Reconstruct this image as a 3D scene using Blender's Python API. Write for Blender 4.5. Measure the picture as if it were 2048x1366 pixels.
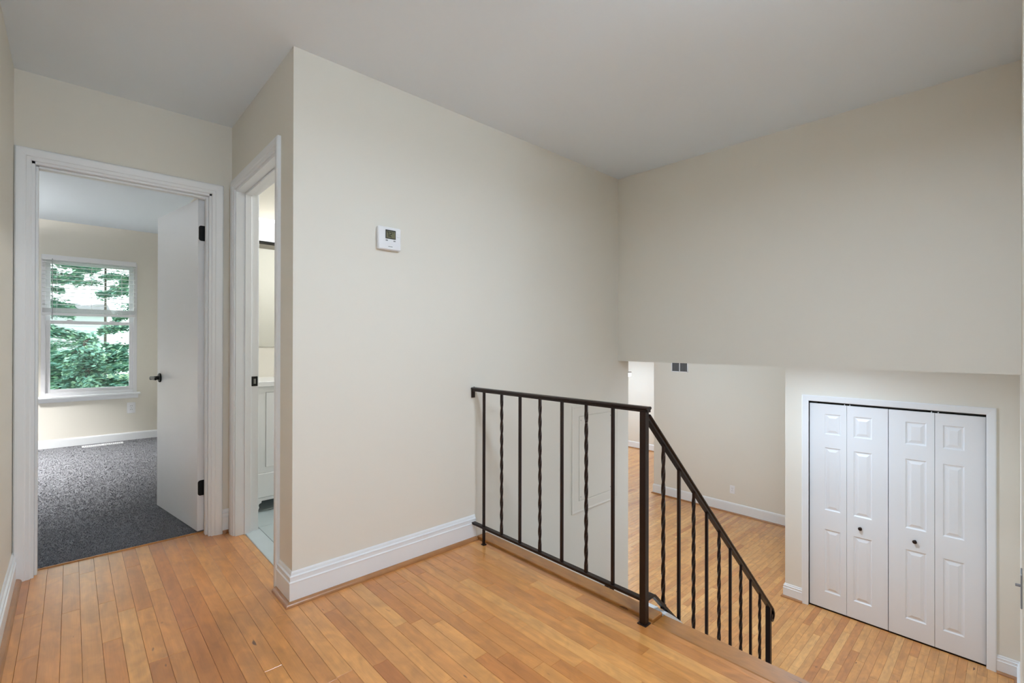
import bpy, math, random
import numpy as np
from mathutils import Matrix, Vector
random.seed(7)
rng = np.random.default_rng(7)
S = bpy.context.scene
COL = S.collection
for o in list(bpy.data.objects):
    bpy.data.objects.remove(o, do_unlink=True)

# ------------------------------------------------------------------ camera
# z = 0 is the landing floor, x runs along the wall with the thermostat, y along the hallway
FPX, YAW, PITCH, ROLL = 943.87, 46.975, 0.144, 0.112
EYE = 1.135
_a, _b, _c = math.radians(YAW), math.radians(PITCH), math.radians(ROLL)
_fw = Vector((math.cos(_a), math.sin(_a), 0)); _r = Vector((math.sin(_a), -math.cos(_a), 0)); _u = Vector((0, 0, 1))
_f2 = _fw * math.cos(_b) + _u * math.sin(_b); _u2 = _u * math.cos(_b) - _fw * math.sin(_b)
_r2 = _r * math.cos(_c) + _u2 * math.sin(_c); _u3 = _u2 * math.cos(_c) - _r * math.sin(_c)
cam = bpy.data.cameras.new('camera'); camo = bpy.data.objects.new('camera', cam); COL.objects.link(camo)
cam.sensor_width = 36; cam.sensor_fit = 'HORIZONTAL'; cam.lens = 36 * FPX / 2048
cam.clip_start = 0.005; cam.clip_end = 200
camo.matrix_world = Matrix(((_r2.x, _u3.x, -_f2.x, 0), (_r2.y, _u3.y, -_f2.y, 0), (_r2.z, _u3.z, -_f2.z, EYE), (0, 0, 0, 1)))
S.camera = camo

# ------------------------------------------------------------------ world, exposure
w = bpy.data.worlds.new('overcast_sky'); S.world = w; w.use_nodes = True
w.node_tree.nodes['Background'].inputs[0].default_value = (0.95, 0.98, 1.0, 1)
w.node_tree.nodes['Background'].inputs[1].default_value = 3.8
S.view_settings.view_transform = 'Standard'; S.view_settings.look = 'None'
S.view_settings.gamma = 1; S.view_settings.use_curve_mapping = False
S.view_settings.exposure = 0.04
S.cycles.max_bounces = 6; S.cycles.diffuse_bounces = 5; S.cycles.glossy_bounces = 2; S.cycles.transmission_bounces = 3
S.cycles.use_light_tree = False; S.cycles.caustics_reflective = False; S.cycles.caustics_refractive = False
# watts of the room lamps and the unseen fill lamps added to them
P_LANDING, P_LIVING, P_FOYER, P_BED_FILL, P_BATH, P_BACK_FILL, P_FAR_FILL = 21.5, 70, 20, 92, 17, 160, 46
P_LANDING_UP, P_BED_FILL_UP = 3, 80   # uplights added to the bowl lamps to brighten the ceilings
WARM = (0.82, 1.0, 1.21)   # lamp colour the camera's white balance takes for neutral

# ------------------------------------------------------------------ measures
TOP = 2.425; LOW = -1.465; LCEIL = 0.993
XH, YT, YB, XR, XL, YN = 0.703, 2.15, 3.228, 3.15, -0.202, -0.012
XE, XF, XW, YWIN, XFAR = 3.295, 5.37, 7.398, 6.992, 10.2
XRAIL, YNEW, XEDGE = 1.695, 1.031, 1.805

# ------------------------------------------------------------------ materials
def lin(c):
    return tuple((x / 255 / 12.92) if x / 255 <= 0.04045 else ((x / 255 + 0.055) / 1.055) ** 2.4 for x in c) + (1,)
MATS = {}
def mat(name, rgb, rough=0.5, metal=0.0, bump=0.0, bscale=300, emit=None, estr=0, spec=0.5, vary=0.0, vscale=6, vdetail=3):
    m = bpy.data.materials.new(name); m.use_nodes = True; nt = m.node_tree; b = nt.nodes['Principled BSDF']
    b.inputs['Base Color'].default_value = lin(rgb); b.inputs['Roughness'].default_value = rough; b.inputs['Metallic'].default_value = metal
    b.inputs['Specular IOR Level'].default_value = spec
    tc = nt.nodes.new('ShaderNodeTexCoord')
    if vary:
        n = nt.nodes.new('ShaderNodeTexNoise'); n.inputs['Scale'].default_value = vscale; n.inputs['Detail'].default_value = vdetail
        nt.links.new(tc.outputs['Object'], n.inputs['Vector'])
        mx = nt.nodes.new('ShaderNodeMix'); mx.data_type = 'RGBA'
        c = lin(rgb); mx.inputs[6].default_value = tuple(x * (1 - vary) for x in c[:3]) + (1,); mx.inputs[7].default_value = tuple(min(1, x * (1 + vary)) for x in c[:3]) + (1,)
        nt.links.new(n.outputs['Fac'], mx.inputs[0]); nt.links.new(mx.outputs[2], b.inputs['Base Color'])
    if bump:
        n2 = nt.nodes.new('ShaderNodeTexNoise'); n2.inputs['Scale'].default_value = bscale; n2.inputs['Detail'].default_value = 3
        nt.links.new(tc.outputs['Object'], n2.inputs['Vector'])
        bp = nt.nodes.new('ShaderNodeBump'); bp.inputs['Strength'].default_value = bump; bp.inputs['Distance'].default_value = 0.002
        nt.links.new(n2.outputs['Fac'], bp.inputs['Height']); nt.links.new(bp.outputs['Normal'], b.inputs['Normal'])
    if emit:
        b.inputs['Emission Color'].default_value = lin(emit); b.inputs['Emission Strength'].default_value = estr
    MATS[name] = m
    return m
mat('wall_paint', (230, 225, 214), 0.62, spec=0.3, vary=0.012, vscale=2, vdetail=1)
mat('ceiling_paint', (236, 244, 252), 0.8, spec=0.2, vary=0.006, vscale=1.5, vdetail=1)
mat('trim_paint', (236, 238, 240), 0.38, spec=0.45)
mat('door_paint', (235, 237, 240), 0.34, spec=0.5)
mat('cabinet_paint', (240, 241, 243), 0.4, spec=0.4)
mat('white_plastic', (240, 240, 242), 0.35)
mat('dark_slot', (70, 70, 72), 0.6)
mat('black_metal', (14, 13, 14), 0.42, metal=0.3)
mat('bronze_iron', (36, 21, 16), 0.36, metal=0.35, bump=0.12, bscale=160, vary=0.25, vscale=30)
mat('nickel', (150, 150, 148), 0.3, metal=1)
mat('lcd', (116, 114, 88), 0.3)
mat('lcd_bezel', (46, 47, 46), 0.3)
mat('lcd_ink', (22, 22, 14), 0.5)
mat('print_grey', (150, 150, 152), 0.6)
mat('dark_void', (40, 38, 36), 0.9)
mat('subfloor', (96, 62, 36), 0.9)
mat('counter', (243, 244, 246), 0.2)
mat('tile', (196, 209, 212), 0.25, vary=0.05, vscale=4)
mat('grout', (168, 180, 183), 0.8)
mat('marble', (206, 219, 224), 0.25, vary=0.06, vscale=7)
mat('carpet', (128, 128, 132), 0.95, bump=0.8, bscale=420, spec=0.1, vary=0.28, vscale=130)
mat('blind', (236, 235, 236), 0.45)
mat('vinyl', (233, 231, 233), 0.35)
mat('siding', (214, 220, 222), 0.7, vary=0.03)
mat('roofing', (112, 110, 112), 0.9)
mat('bark', (86, 76, 70), 0.9, bump=0.6, bscale=60)
mat('lawn', (110, 132, 96), 0.95, vary=0.3, vscale=3)
mat('lamp_white', (245, 245, 244), 0.5, emit=(255, 250, 240), estr=2.0)
mat('tube_glow', (250, 250, 250), 0.4, emit=(255, 253, 248), estr=3.2)
mat('vanity_shade', (246, 247, 248), 0.35, emit=(250, 252, 255), estr=0.55)
m = mat('mirror', (236, 238, 236), 0.02, metal=1)
# glass: clear pane, thin
g = bpy.data.materials.new('glass'); g.use_nodes = True; nt = g.node_tree; nt.nodes.clear()
out = nt.nodes.new('ShaderNodeOutputMaterial'); mx = nt.nodes.new('ShaderNodeMixShader'); tr = nt.nodes.new('ShaderNodeBsdfTransparent'); gl = nt.nodes.new('ShaderNodeBsdfGlossy')
tr.inputs[0].default_value = (0.90, 0.965, 0.955, 1); gl.inputs['Roughness'].default_value = 0.03; mx.inputs[0].default_value = 0.06
nt.links.new(tr.outputs[0], mx.inputs[1]); nt.links.new(gl.outputs[0], mx.inputs[2]); nt.links.new(mx.outputs[0], out.inputs[0]); MATS['glass'] = g

def wood(name, tones, rough=0.3, along='Y', coat=0.8, grain=1.0):
    m = bpy.data.materials.new(name); m.use_nodes = True; nt = m.node_tree; L = nt.links.new; b = nt.nodes['Principled BSDF']
    N = nt.nodes.new
    oi = N('ShaderNodeObjectInfo'); ge = N('ShaderNodeNewGeometry'); tc = N('ShaderNodeTexCoord')
    ad = N('ShaderNodeMath'); ad.operation = 'ADD'; L(oi.outputs['Random'], ad.inputs[0]); L(ge.outputs['Random Per Island'], ad.inputs[1])
    fr = N('ShaderNodeMath'); fr.operation = 'FRACT'; L(ad.outputs[0], fr.inputs[0])
    w4 = N('ShaderNodeMath'); w4.operation = 'MULTIPLY'; w4.inputs[1].default_value = 57.0; L(fr.outputs[0], w4.inputs[0])
    ramp = N('ShaderNodeValToRGB'); ramp.color_ramp.interpolation = 'LINEAR'
    els = ramp.color_ramp.elements
    while len(els) < len(tones): els.new(0.5)
    for i, t in enumerate(tones):
        els[i].position = i / (len(tones) - 1); els[i].color = lin(t)
    L(fr.outputs[0], ramp.inputs[0])
    def noise(sc, detail, dist=0.0):
        mp = N('ShaderNodeMapping'); mp.inputs['Scale'].default_value = sc; L(tc.outputs['Object'], mp.inputs[0])
        n = N('ShaderNodeTexNoise'); n.noise_dimensions = '4D'; n.inputs['Scale'].default_value = 1; n.inputs['Detail'].default_value = detail; n.inputs['Distortion'].default_value = dist
        L(mp.outputs[0], n.inputs['Vector']); L(w4.outputs[0], n.inputs['W']); return n
    def sc(a, l): return (l, a, a) if along == 'X' else (a, l, a)
    n1 = noise(sc(34, 3.2), 3, 0.8); n2 = noise(sc(14, 7), 2, 1.4); n3 = noise(sc(260, 9), 1); n4 = noise(sc(38, 11), 1)
    def mixmul(prev, n, lo, hi, p0, p1):
        r = N('ShaderNodeMapRange'); r.inputs[1].default_value = p0; r.inputs[2].default_value = p1; r.inputs[3].default_value = lo; r.inputs[4].default_value = hi
        L(n.outputs['Fac'], r.inputs[0])
        v = N('ShaderNodeVectorMath'); v.operation = 'SCALE'; L(prev, v.inputs[0]); L(r.outputs[0], v.inputs['Scale']); return v.outputs[0]
    c = mixmul(ramp.outputs[0], n1, 1 - 0.13 * grain, 1 + 0.08 * grain, 0.3, 0.7)
    c = mixmul(c, n2, 1 - 0.17 * grain, 1 + 0.09 * grain, 0.32, 0.68)
    c = mixmul(c, n3, 1 - 0.04 * grain, 1 + 0.03 * grain, 0.3, 0.7)
    # rare darker mineral flecks
    r = N('ShaderNodeMapRange'); r.inputs[1].default_value = 0.735; r.inputs[2].default_value = 0.78; L(n4.outputs['Fac'], r.inputs[0])
    mx = N('ShaderNodeMix'); mx.data_type = 'RGBA'; mx.inputs[7].default_value = lin((110, 66, 36)); L(c, mx.inputs[6]); L(r.outputs[0], mx.inputs[0])
    L(mx.outputs[2], b.inputs['Base Color'])
    rr = N('ShaderNodeMapRange'); rr.inputs[3].default_value = rough - 0.05; rr.inputs[4].default_value = rough + 0.08; L(n2.outputs['Fac'], rr.inputs[0]); L(rr.outputs[0], b.inputs['Roughness'])
    b.inputs['Coat Weight'].default_value = coat; b.inputs['Coat Roughness'].default_value = 0.24
    MATS[name] = m
MAPLE = [(194, 122, 60), (212, 142, 75), (222, 155, 85), (202, 130, 66), (226, 163, 93), (184, 110, 52), (214, 145, 78), (206, 136, 70), (218, 151, 81), (190, 117, 56)]
LOWMAPLE = [(206, 141, 76), (216, 154, 87), (222, 162, 94), (200, 133, 71), (226, 169, 102), (210, 147, 81), (218, 158, 91), (192, 123, 64)]
wood('maple_floor', MAPLE, 0.30, 'Y')
wood('maple_floor_low', LOWMAPLE, 0.34, 'Y')
wood('maple_edge', [(184, 124, 60), (178, 118, 56), (188, 130, 64)], 0.5, 'Y')
wood('shoe_wood_x', [(172, 118, 70), (164, 110, 64)], 0.4, 'X')
wood('shoe_wood_y', [(172, 118, 70), (164, 110, 64)], 0.4, 'Y')
# foliage
m = bpy.data.materials.new('leaf_green'); m.use_nodes = True; nt = m.node_tree; L = nt.links.new; b = nt.nodes['Principled BSDF']
ge = nt.nodes.new('ShaderNodeNewGeometry'); rp = nt.nodes.new('ShaderNodeValToRGB'); e = rp.color_ramp.elements
e[0].color = lin((92, 138, 126)); e[1].color = lin((160, 198, 160)); e.new(0.5).color = lin((120, 166, 150))
L(ge.outputs['Random Per Island'], rp.inputs[0]); L(rp.outputs[0], b.inputs['Base Color']); b.inputs['Roughness'].default_value = 0.55
b.inputs['Transmission Weight'].default_value = 0.0
MATS['leaf_green'] = m

# ------------------------------------------------------------------ object helpers
def wloc(o):
    v = Vector((0, 0, 0))
    while o is not None:
        v += o.location; o = o.parent
    return v
def tag(o, label=None, cat=None, group=None, kind=None):
    if label: o['label'] = label
    if cat: o['category'] = cat
    if group: o['group'] = group
    if kind: o['kind'] = kind
    return o
def obj(name, vf, m, parent=None, smooth=False, loc=None):
    """vf = (verts in world space, faces); the origin sits at the base of the shape"""
    v = np.array(vf[0], float).reshape(-1, 3); f = vf[1]
    me = bpy.data.meshes.new(name)
    base = wloc(parent) if parent else Vector((0, 0, 0))
    if parent is None:
        lo, hi = v.min(0), v.max(0); org = Vector(((lo[0] + hi[0]) / 2, (lo[1] + hi[1]) / 2, lo[2]))
    else:
        org = Vector((0, 0, 0))
    v = v - np.array(base + org)
    me.from_pydata(v.tolist(), [], [list(map(int, q)) for q in f]); me.update()
    me.materials.append(MATS[m])
    if smooth:
        me.polygons.foreach_set('use_smooth', [True] * len(me.polygons))
    o = bpy.data.objects.new(name, me); COL.objects.link(o); o.parent = parent; o.location = org
    return o
def empty(name, loc):
    o = bpy.data.objects.new(name, None); COL.objects.link(o); o.location = loc; o.empty_display_size = 0.05
    return o
def join(*parts):
    V, F, n = [], [], 0
    for v, f in parts:
        v = np.array(v, float).reshape(-1, 3); V.append(v); F += [[i + n for i in q] for q in f]; n += len(v)
    return np.concatenate(V), F
def box(x0, x1, y0, y1, z0, z1):
    return ([(x0, y0, z0), (x1, y0, z0), (x1, y1, z0), (x0, y1, z0), (x0, y0, z1), (x1, y0, z1), (x1, y1, z1), (x0, y1, z1)],
            [(0, 3, 2, 1), (4, 5, 6, 7), (0, 1, 5, 4), (1, 2, 6, 5), (2, 3, 7, 6), (3, 0, 4, 7)])
def bbox(x0, x1, y0, y1, z0, z1, c):
    """box with all edges chamfered by c (24 verts)"""
    V, F = [], []
    X, Y, Z = (x0, x1), (y0, y1), (z0, z1)
    idx = {}
    for i in (0, 1):
        for j in (0, 1):
            for k in (0, 1):
                sx, sy, sz = (c if i == 0 else -c), (c if j == 0 else -c), (c if k == 0 else -c)
                for a, p in enumerate(((X[i], Y[j] + sy, Z[k] + sz), (X[i] + sx, Y[j], Z[k] + sz), (X[i] + sx, Y[j] + sy, Z[k]))):
                    idx[i, j, k, a] = len(V); V.append(p)
    for i in (0, 1):
        F.append([idx[i, 0, 0, 0], idx[i, 1, 0, 0], idx[i, 1, 1, 0], idx[i, 0, 1, 0]][::(1 if i else -1)])
        F.append([idx[0, i, 0, 1], idx[0, i, 1, 1], idx[1, i, 1, 1], idx[1, i, 0, 1]][::(1 if i else -1)])
        F.append([idx[0, 0, i, 2], idx[1, 0, i, 2], idx[1, 1, i, 2], idx[0, 1, i, 2]][::(1 if i else -1)])
    for i in (0, 1):
        for j in (0, 1):
            F.append([idx[i, j, 0, 0], idx[i, j, 1, 0], idx[i, j, 1, 1], idx[i, j, 0, 1]][::(1 if i == j else -1)])
            F.append([idx[i, 0, j, 2], idx[i, 1, j, 2], idx[i, 1, j, 0], idx[i, 0, j, 0]][::(1 if i == j else -1)])
            F.append([idx[0, i, j, 1], idx[1, i, j, 1], idx[1, i, j, 2], idx[0, i, j, 2]][::(1 if i == j else -1)])
    for i in (0, 1):
        for j in (0, 1):
            for k in (0, 1):
                t = [idx[i, j, k, 0], idx[i, j, k, 1], idx[i, j, k, 2]]
                F.append(t if (i + j + k) % 2 else t[::-1])
    return V, F
def sweep(profile, p0, p1, A, B, m0=0.0, m1=0.0):
    """extrude profile [(a, b)] from p0 to p1; ends are mitred by m * a along the run"""
    p0, p1, A, B = map(lambda q: np.array(q, float), (p0, p1, A, B)); d = p1 - p0; d /= np.linalg.norm(d); n = len(profile)
    V = [p0 + a * A + b * B + d * (m0 * a) for a, b in profile] + [p1 + a * A + b * B + d * (m1 * a) for a, b in profile]
    F = [(i, (i + 1) % n, n + (i + 1) % n, n + i) for i in range(n)] + [list(range(n))[::-1], list(range(n, 2 * n))]
    return V, F
def prism(pts, axis, c0, c1):
    """2D outline extruded along an axis: pts in the other two axes' order"""
    def mk(p, c):
        return {0: (c, p[0], p[1]), 1: (p[0], c, p[1]), 2: (p[0], p[1], c)}[axis]
    n = len(pts); V = [mk(p, c0) for p in pts] + [mk(p, c1) for p in pts]
    F = [(i, (i + 1) % n, n + (i + 1) % n, n + i) for i in range(n)] + [list(range(n))[::-1], list(range(n, 2 * n))]
    return V, F
def lathe(c, axis, prof, n=24):
    """prof = [(radius, t)] revolved about axis through c"""
    c = np.array(c, float); ax = np.array(axis, float); ax /= np.linalg.norm(ax)
    e1 = np.cross(ax, (0, 0, 1.0)) if abs(ax[2]) < 0.9 else np.array((1.0, 0, 0)); e1 /= np.linalg.norm(e1); e2 = np.cross(ax, e1)
    V, F = [], []
    for r, t in prof:
        for i in range(n):
            a = 2 * math.pi * i / n; V.append(c + ax * t + r * (math.cos(a) * e1 + math.sin(a) * e2))
    for k in range(len(prof) - 1):
        for i in range(n):
            j = (i + 1) % n; F.append((k * n + i, k * n + j, (k + 1) * n + j, (k + 1) * n + i))
    F.append(list(range(n))[::-1]); F.append([(len(prof) - 1) * n + i for i in range(n)])
    return V, F
def ribbon(path, width, thick, side):
    """rectangular bar along a path; side = unit vector across the bar"""
    P = [np.array(p, float) for p in path]; side = np.array(side, float); V, F = [], []
    for i, p in enumerate(P):
        t = P[min(i + 1, len(P) - 1)] - P[max(i - 1, 0)]; t /= np.linalg.norm(t); nrm = np.cross(side, t)
        for s, q in ((-1, -1), (1, -1), (1, 1), (-1, 1)):
            V.append(p + side * s * width / 2 + nrm * q * thick / 2)
    for i in range(len(P) - 1):
        for k in range(4):
            F.append((4 * i + k, 4 * i + (k + 1) % 4, 4 * i + 4 + (k + 1) % 4, 4 * i + 4 + k))
    F.append((3, 2, 1, 0)); e = 4 * (len(P) - 1); F.append((e, e + 1, e + 2, e + 3))
    return V, F
def cells(axis, c0, c1, U, V_, holes):
    """wall of boxes between the break lines, leaving the holes out; axis = thickness axis"""
    us = sorted(set(list(U) + [h[0] for h in holes] + [h[1] for h in holes])); vs = sorted(set(list(V_) + [h[2] for h in holes] + [h[3] for h in holes]))
    out = []
    for i in range(len(us) - 1):
        for j in range(len(vs) - 1):
            cu, cv = (us[i] + us[i + 1]) / 2, (vs[j] + vs[j + 1]) / 2
            if any(h[0] < cu < h[1] and h[2] < cv < h[3] for h in holes): continue
            out.append(box(c0, c1, us[i], us[i + 1], vs[j], vs[j + 1]) if axis == 0 else box(us[i], us[i + 1], c0, c1, vs[j], vs[j + 1]))
    return join(*out)
def struct(name, vf, m, label, cat, **k):
    return tag(obj(name, vf, m, **k), label, cat, kind='structure')

# ------------------------------------------------------------------ shell: landing and hallway
struct('wall_center', join(box(XH, 1.75, YT, YT + .11, 0, TOP), box(1.75, XR, YT, YT + .11, -3.2, TOP), box(XR, XE, YT, YT + .11, -3.2, LCEIL)), 'wall_paint',
       'cream wall with the thermostat, running along the stairwell', 'wall')
struct('wall_hall', cells(0, XH, XH + .115, (YT + .11, YB), (0, TOP), [(2.372, 3.132, 0, 2.03)]), 'wall_paint', 'narrow cream hallway wall pierced by the bathroom doorway', 'wall')
struct('wall_end', cells(1, YB, YB + .112, (XL - .1, XH + .115), (0, TOP), [(-.142, .60, 0, 2.004)]), 'wall_paint', 'cream wall at the hallway end around the bedroom doorway', 'wall')
struct('wall_left', box(XL - .1, XL, -.13, YB, 0, TOP), 'wall_paint', 'cream wall along the left edge of the hallway', 'wall')
struct('wall_right', box(XR, XE, YN, YT, LCEIL, TOP), 'wall_paint', 'cream wall hanging above the stairwell, open below', 'wall')
struct('wall_near', join(box(.95, XF + .11, YN - .12, YN, LOW - 1.7, TOP)), 'wall_paint', 'cream wall seen edge-on along the right side of the stairs', 'wall')
struct('ceiling', box(XL - .1, XE, -.13, YB + .112, TOP, TOP + .06), 'ceiling_paint', 'smooth white ceiling over the landing and hallway', 'ceiling')
# back room the photographer stands in the doorway of
struct('wall_back', join(box(-2.2, 2.2, -3.2, -3.1, 0, TOP), box(-2.3, -2.2, -3.2, -.13, 0, TOP), box(2.2, 2.3, -3.2, -.13, 0, TOP), box(-2.3, XL - .1, -.13, -.01, 0, TOP),
       box(-2.3, 2.3, -3.2, -.13, TOP, TOP + .06), box(-2.3, 2.3, -3.2, -.132, -.1, 0)), 'wall_paint', 'plain hallway continuing behind the landing', 'wall')
# lower level
struct('wall_closet', cells(0, XF, XF + .11, (YN, 1.632), (LOW, LCEIL), [(.172, 1.42, LOW, LOW + 2.03)]), 'wall_paint', 'cream wall around the white bifold closet doors', 'wall')
struct('wall_closet_side', join(box(XF + .11, XW, 1.52, 1.632, LOW, LCEIL)), 'wall_paint', 'side wall of the closet facing the living room', 'wall')
struct('closet_interior_wall', join(box(XF + .7, XF + .72, YN, 1.52, LOW, LCEIL), box(XF + .11, XF + .72, YN - .12, YN, LOW, LCEIL), box(XF + .11, XF + .72, YN, 1.52, LOW - .03, LOW - .005), box(XF + .11, XF + .72, YN, 1.52, LOW + 2.3, LOW + 2.32)), 'dark_void',
       'dark inside of the closet behind the bifold doors', 'wall')
struct('wall_living', join(box(XW, XW + .11, 1.52, 4.31, LOW, LCEIL), box(XW + .11, XFAR, 4.2, 4.31, LOW, LCEIL)), 'wall_paint', 'shaded cream living room wall with the air return and outlet', 'wall')
struct('wall_far', box(XFAR, XFAR + .1, 4.2, 8.2, LOW, LCEIL), 'wall_paint', 'bright cream wall farthest away in the living room', 'wall')
struct('wall_living_side', join(box(2.4, XFAR, 8.1, 8.2, LOW, LCEIL), box(2.4, 2.5, YT + .11, 8.1, LOW, LCEIL), box(2.4, XE, YT + .111, YT + .13, LOW, LCEIL)), 'wall_paint', 'unseen side wall closing the living room', 'wall')
struct('ceiling_lower', join(box(XE, XFAR, YN - .12, 8.2, LCEIL, LCEIL + .05), box(2.4, XE, YT + .11, 8.2, LCEIL, LCEIL + .05)), 'ceiling_paint', 'white ceiling of the lower living room', 'ceiling')
# under the landing and the basement stairwell
struct('wall_under_landing', join(box(1.66, 1.76, YN, YT, -3.2, -.05), box(1.66, 3.2, YN, YT, -3.25, -3.2), box(3.10, 3.2, YN, YT, -3.2, LOW - .03)), 'trim_paint', 'white panelling under the landing edge', 'wall')
# bedroom
struct('wall_bedroom_far', cells(1, YWIN, YWIN + .14, (-2.7, XH + .115), (0, TOP), [(-.235, .557, .555, 2.04)]), 'wall_paint', 'cream bedroom wall around the window', 'wall')
struct('wall_bedroom_side', join(box(.80, .84, YB + .112, YWIN, 0, TOP), box(-2.8, -2.7, YB, YWIN + .14, 0, TOP), box(-2.7, XL - .1, YB, YB + .112, 0, TOP)), 'wall_paint', 'cream bedroom side wall behind the open door', 'wall')
struct('ceiling_bedroom', box(-2.8, XH + .115, YB + .112, YWIN + .14, TOP, TOP + .06), 'ceiling_paint', 'white bedroom ceiling beyond the doorway', 'ceiling')
# bathroom
struct('wall_bathroom', join(box(XH + .115, 2.7, 3.9, 4.0, 0, TOP), box(2.6, 2.7, YT + .11, 3.9, 0, TOP)), 'wall_paint', 'cream bathroom wall behind the vanity mirror', 'wall')
struct('ceiling_bathroom', box(XH + .115, 2.7, YT + .11, 4.0, TOP, TOP + .06), 'ceiling_paint', 'white bathroom ceiling', 'ceiling')

# ------------------------------------------------------------------ floors
PW = 0.0572
plank_cache = {}
def plank_mesh(length, m, wdt=PW):
    key = (round(length, 3), m, round(wdt, 4))
    if key not in plank_cache:
        c = .0008; a, h = wdt / 2 - .0003, length / 2 - .0003
        v = [(-a, -h, -.012), (a, -h, -.012), (a, h, -.012), (-a, h, -.012), (-a, -h, -c), (a, -h, -c), (a, h, -c), (-a, h, -c), (-a + c, -h + c, 0), (a - c, -h + c, 0), (a - c, h - c, 0), (-a + c, h - c, 0)]
        f = [(8, 9, 10, 11)] + [(i, (i + 1) % 4, 4 + (i + 1) % 4, 4 + i) for i in range(4)] + [(4 + i, 4 + (i + 1) % 4, 8 + (i + 1) % 4, 8 + i) for i in range(4)]
        me = bpy.data.meshes.new('plank'); me.from_pydata(v, [], f); me.materials.append(MATS[m]); plank_cache[key] = (me, v, f)
    return plank_cache[key]
def lay(floor, rows, m, along, z, score, most=290):
    """rows of strip boards: list of (across centre, start, end, width); boards with the best score are objects, the others one part"""
    L = []
    lens = [.28, .36, .44, .52, .60, .70, .82, .95, 1.1, 1.3]
    for ac, s, e, wd in rows:
        p = s - random.choice(lens) * random.random()
        while p < e - 1e-4:
            l = random.choice(lens); q = p + l
            if e - q < .15: q = e
            a = max(p, s); b_ = min(q, e)
            if b_ - a > .02: L.append((ac, a, b_, wd))
            p = q
    L.sort(key=lambda t: score(t[0], (t[1] + t[2]) / 2, t))
    base = wloc(floor); rest = []
    for i, (ac, a, b_, wd) in enumerate(L):
        me, v, f = plank_mesh(b_ - a, m, wd); mid = (a + b_) / 2
        if i < most and score(ac, mid, (ac, a, b_, wd)) < 1e5:
            o = bpy.data.objects.new('plank', me); COL.objects.link(o); o.parent = floor
            if along == 'Y': o.location = Vector((ac, mid, z)) - base
            else: o.location = Vector((mid, ac, z)) - base; o.rotation_euler = (0, 0, math.pi / 2)
        else:
            vv = np.array(v)
            if along == 'Y': vv = vv + (ac, mid, z)
            else: vv = np.stack([-vv[:, 1] + mid, vv[:, 0] + ac, vv[:, 2] + z], 1)
            rest.append((vv, f))
    if rest:
        o = obj('remaining_planks', join(*rest), m if along == 'Y' else m + '_x', floor); o['kind'] = 'stuff'
wood('maple_floor_low_x', LOWMAPLE, 0.34, 'X'); wood('maple_floor_x', MAPLE, 0.30, 'X')

fl = struct('floor_landing', join(box(XL, XEDGE - .004, -.13, YT, -.16, -.011), box(XL, XH, YT, YB, -.16, -.011), box(-.142, .60, YB, YB + .105, -.16, -.011), box(XH, XH + .05, 2.372, 3.132, -.16, -.011)), 'subfloor',
            'glossy maple strip floor of the landing and hallway', 'floor')
rows = []
x = XL + .004
while x < XEDGE - .095:
    x1 = x + PW; c = (x + x1) / 2
    if x1 > XEDGE - .088: x1 = XEDGE - .088; c = (x + x1) / 2
    yend = (YB if c < XH else YT)
    if -.142 < c < .60: yend = YB + .095
    rows.append((c, -.12, yend, x1 - x)); x = x1
def sc_land(ac, mid, t):
    d = .6823 * ac + .7311 * t[2]
    return 1e6 if d < 1.40 else d
lay(fl, rows, 'maple_floor', 'Y', 0, sc_land, 300)
# boards along the landing edge
o = obj('edge_board', bbox(XEDGE - .088, XEDGE + .012, -.012, 1.012, -.034, .0005, .006), 'maple_edge', fl); o['label'] = 'maple nosing board at the head of the stairs'
o = obj('edge_board', bbox(XEDGE - .076, XEDGE + .002, 1.012, YT, -.03, .0115, .003), 'maple_edge', fl); o['label'] = 'raised maple board under the railing'
obj('filler_board', bbox(XEDGE - .088, XEDGE - .076, 1.012, YT, -.012, 0, .001), 'maple_edge', fl)
obj('threshold_strip', bbox(.7178, XH + .05, 2.384, 3.120, -.011, 0, .001), 'maple_floor', fl)
o = obj('threshold_strip', bbox(-.142, .60, YB + .09, YB + .105, -.008, .005, .003), 'maple_edge', fl)

fo = struct('floor_lower', join(box(3.1, XFAR, YN, 8.1, LOW - .16, LOW - .011), box(2.5, 3.1, YT + .13, 8.1, LOW - .16, LOW - .011)), 'subfloor', 'bright maple strip floor of the lower living room', 'floor')
rows = []
y = YN + .004
while y < 8.1 - PW:
    c = y + PW / 2
    xs = 3.12 if c < YT else 2.5
    xe = XF + .02 if .18 < c < 1.41 else (XF if c < 1.632 else (XW if c < 4.31 else XFAR))
    rows.append((c, xs, xe, PW)); y += PW
def sc_low(ac, mid, t):
    # distance from the eye; boards the landing hides come last
    if t[2] < 3.95 + max(0, .4 - ac): return 1e6
    d = math.hypot(mid, ac); u = 1024 + FPX * (.7311 * t[2] - .6823 * ac) / (.6823 * t[2] + .7311 * ac)
    if u < 1245 or (ac > 4.31 and mid < 5.0): return 1e6
    return d
lay(fo, rows, 'maple_floor_low', 'X', LOW, sc_low, 300)

fc = struct('floor_bedroom', box(-2.7, .80, YB + .105, YWIN, -.05, .004), 'carpet', 'charcoal grey carpet covering the bedroom floor', 'carpet')
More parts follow.
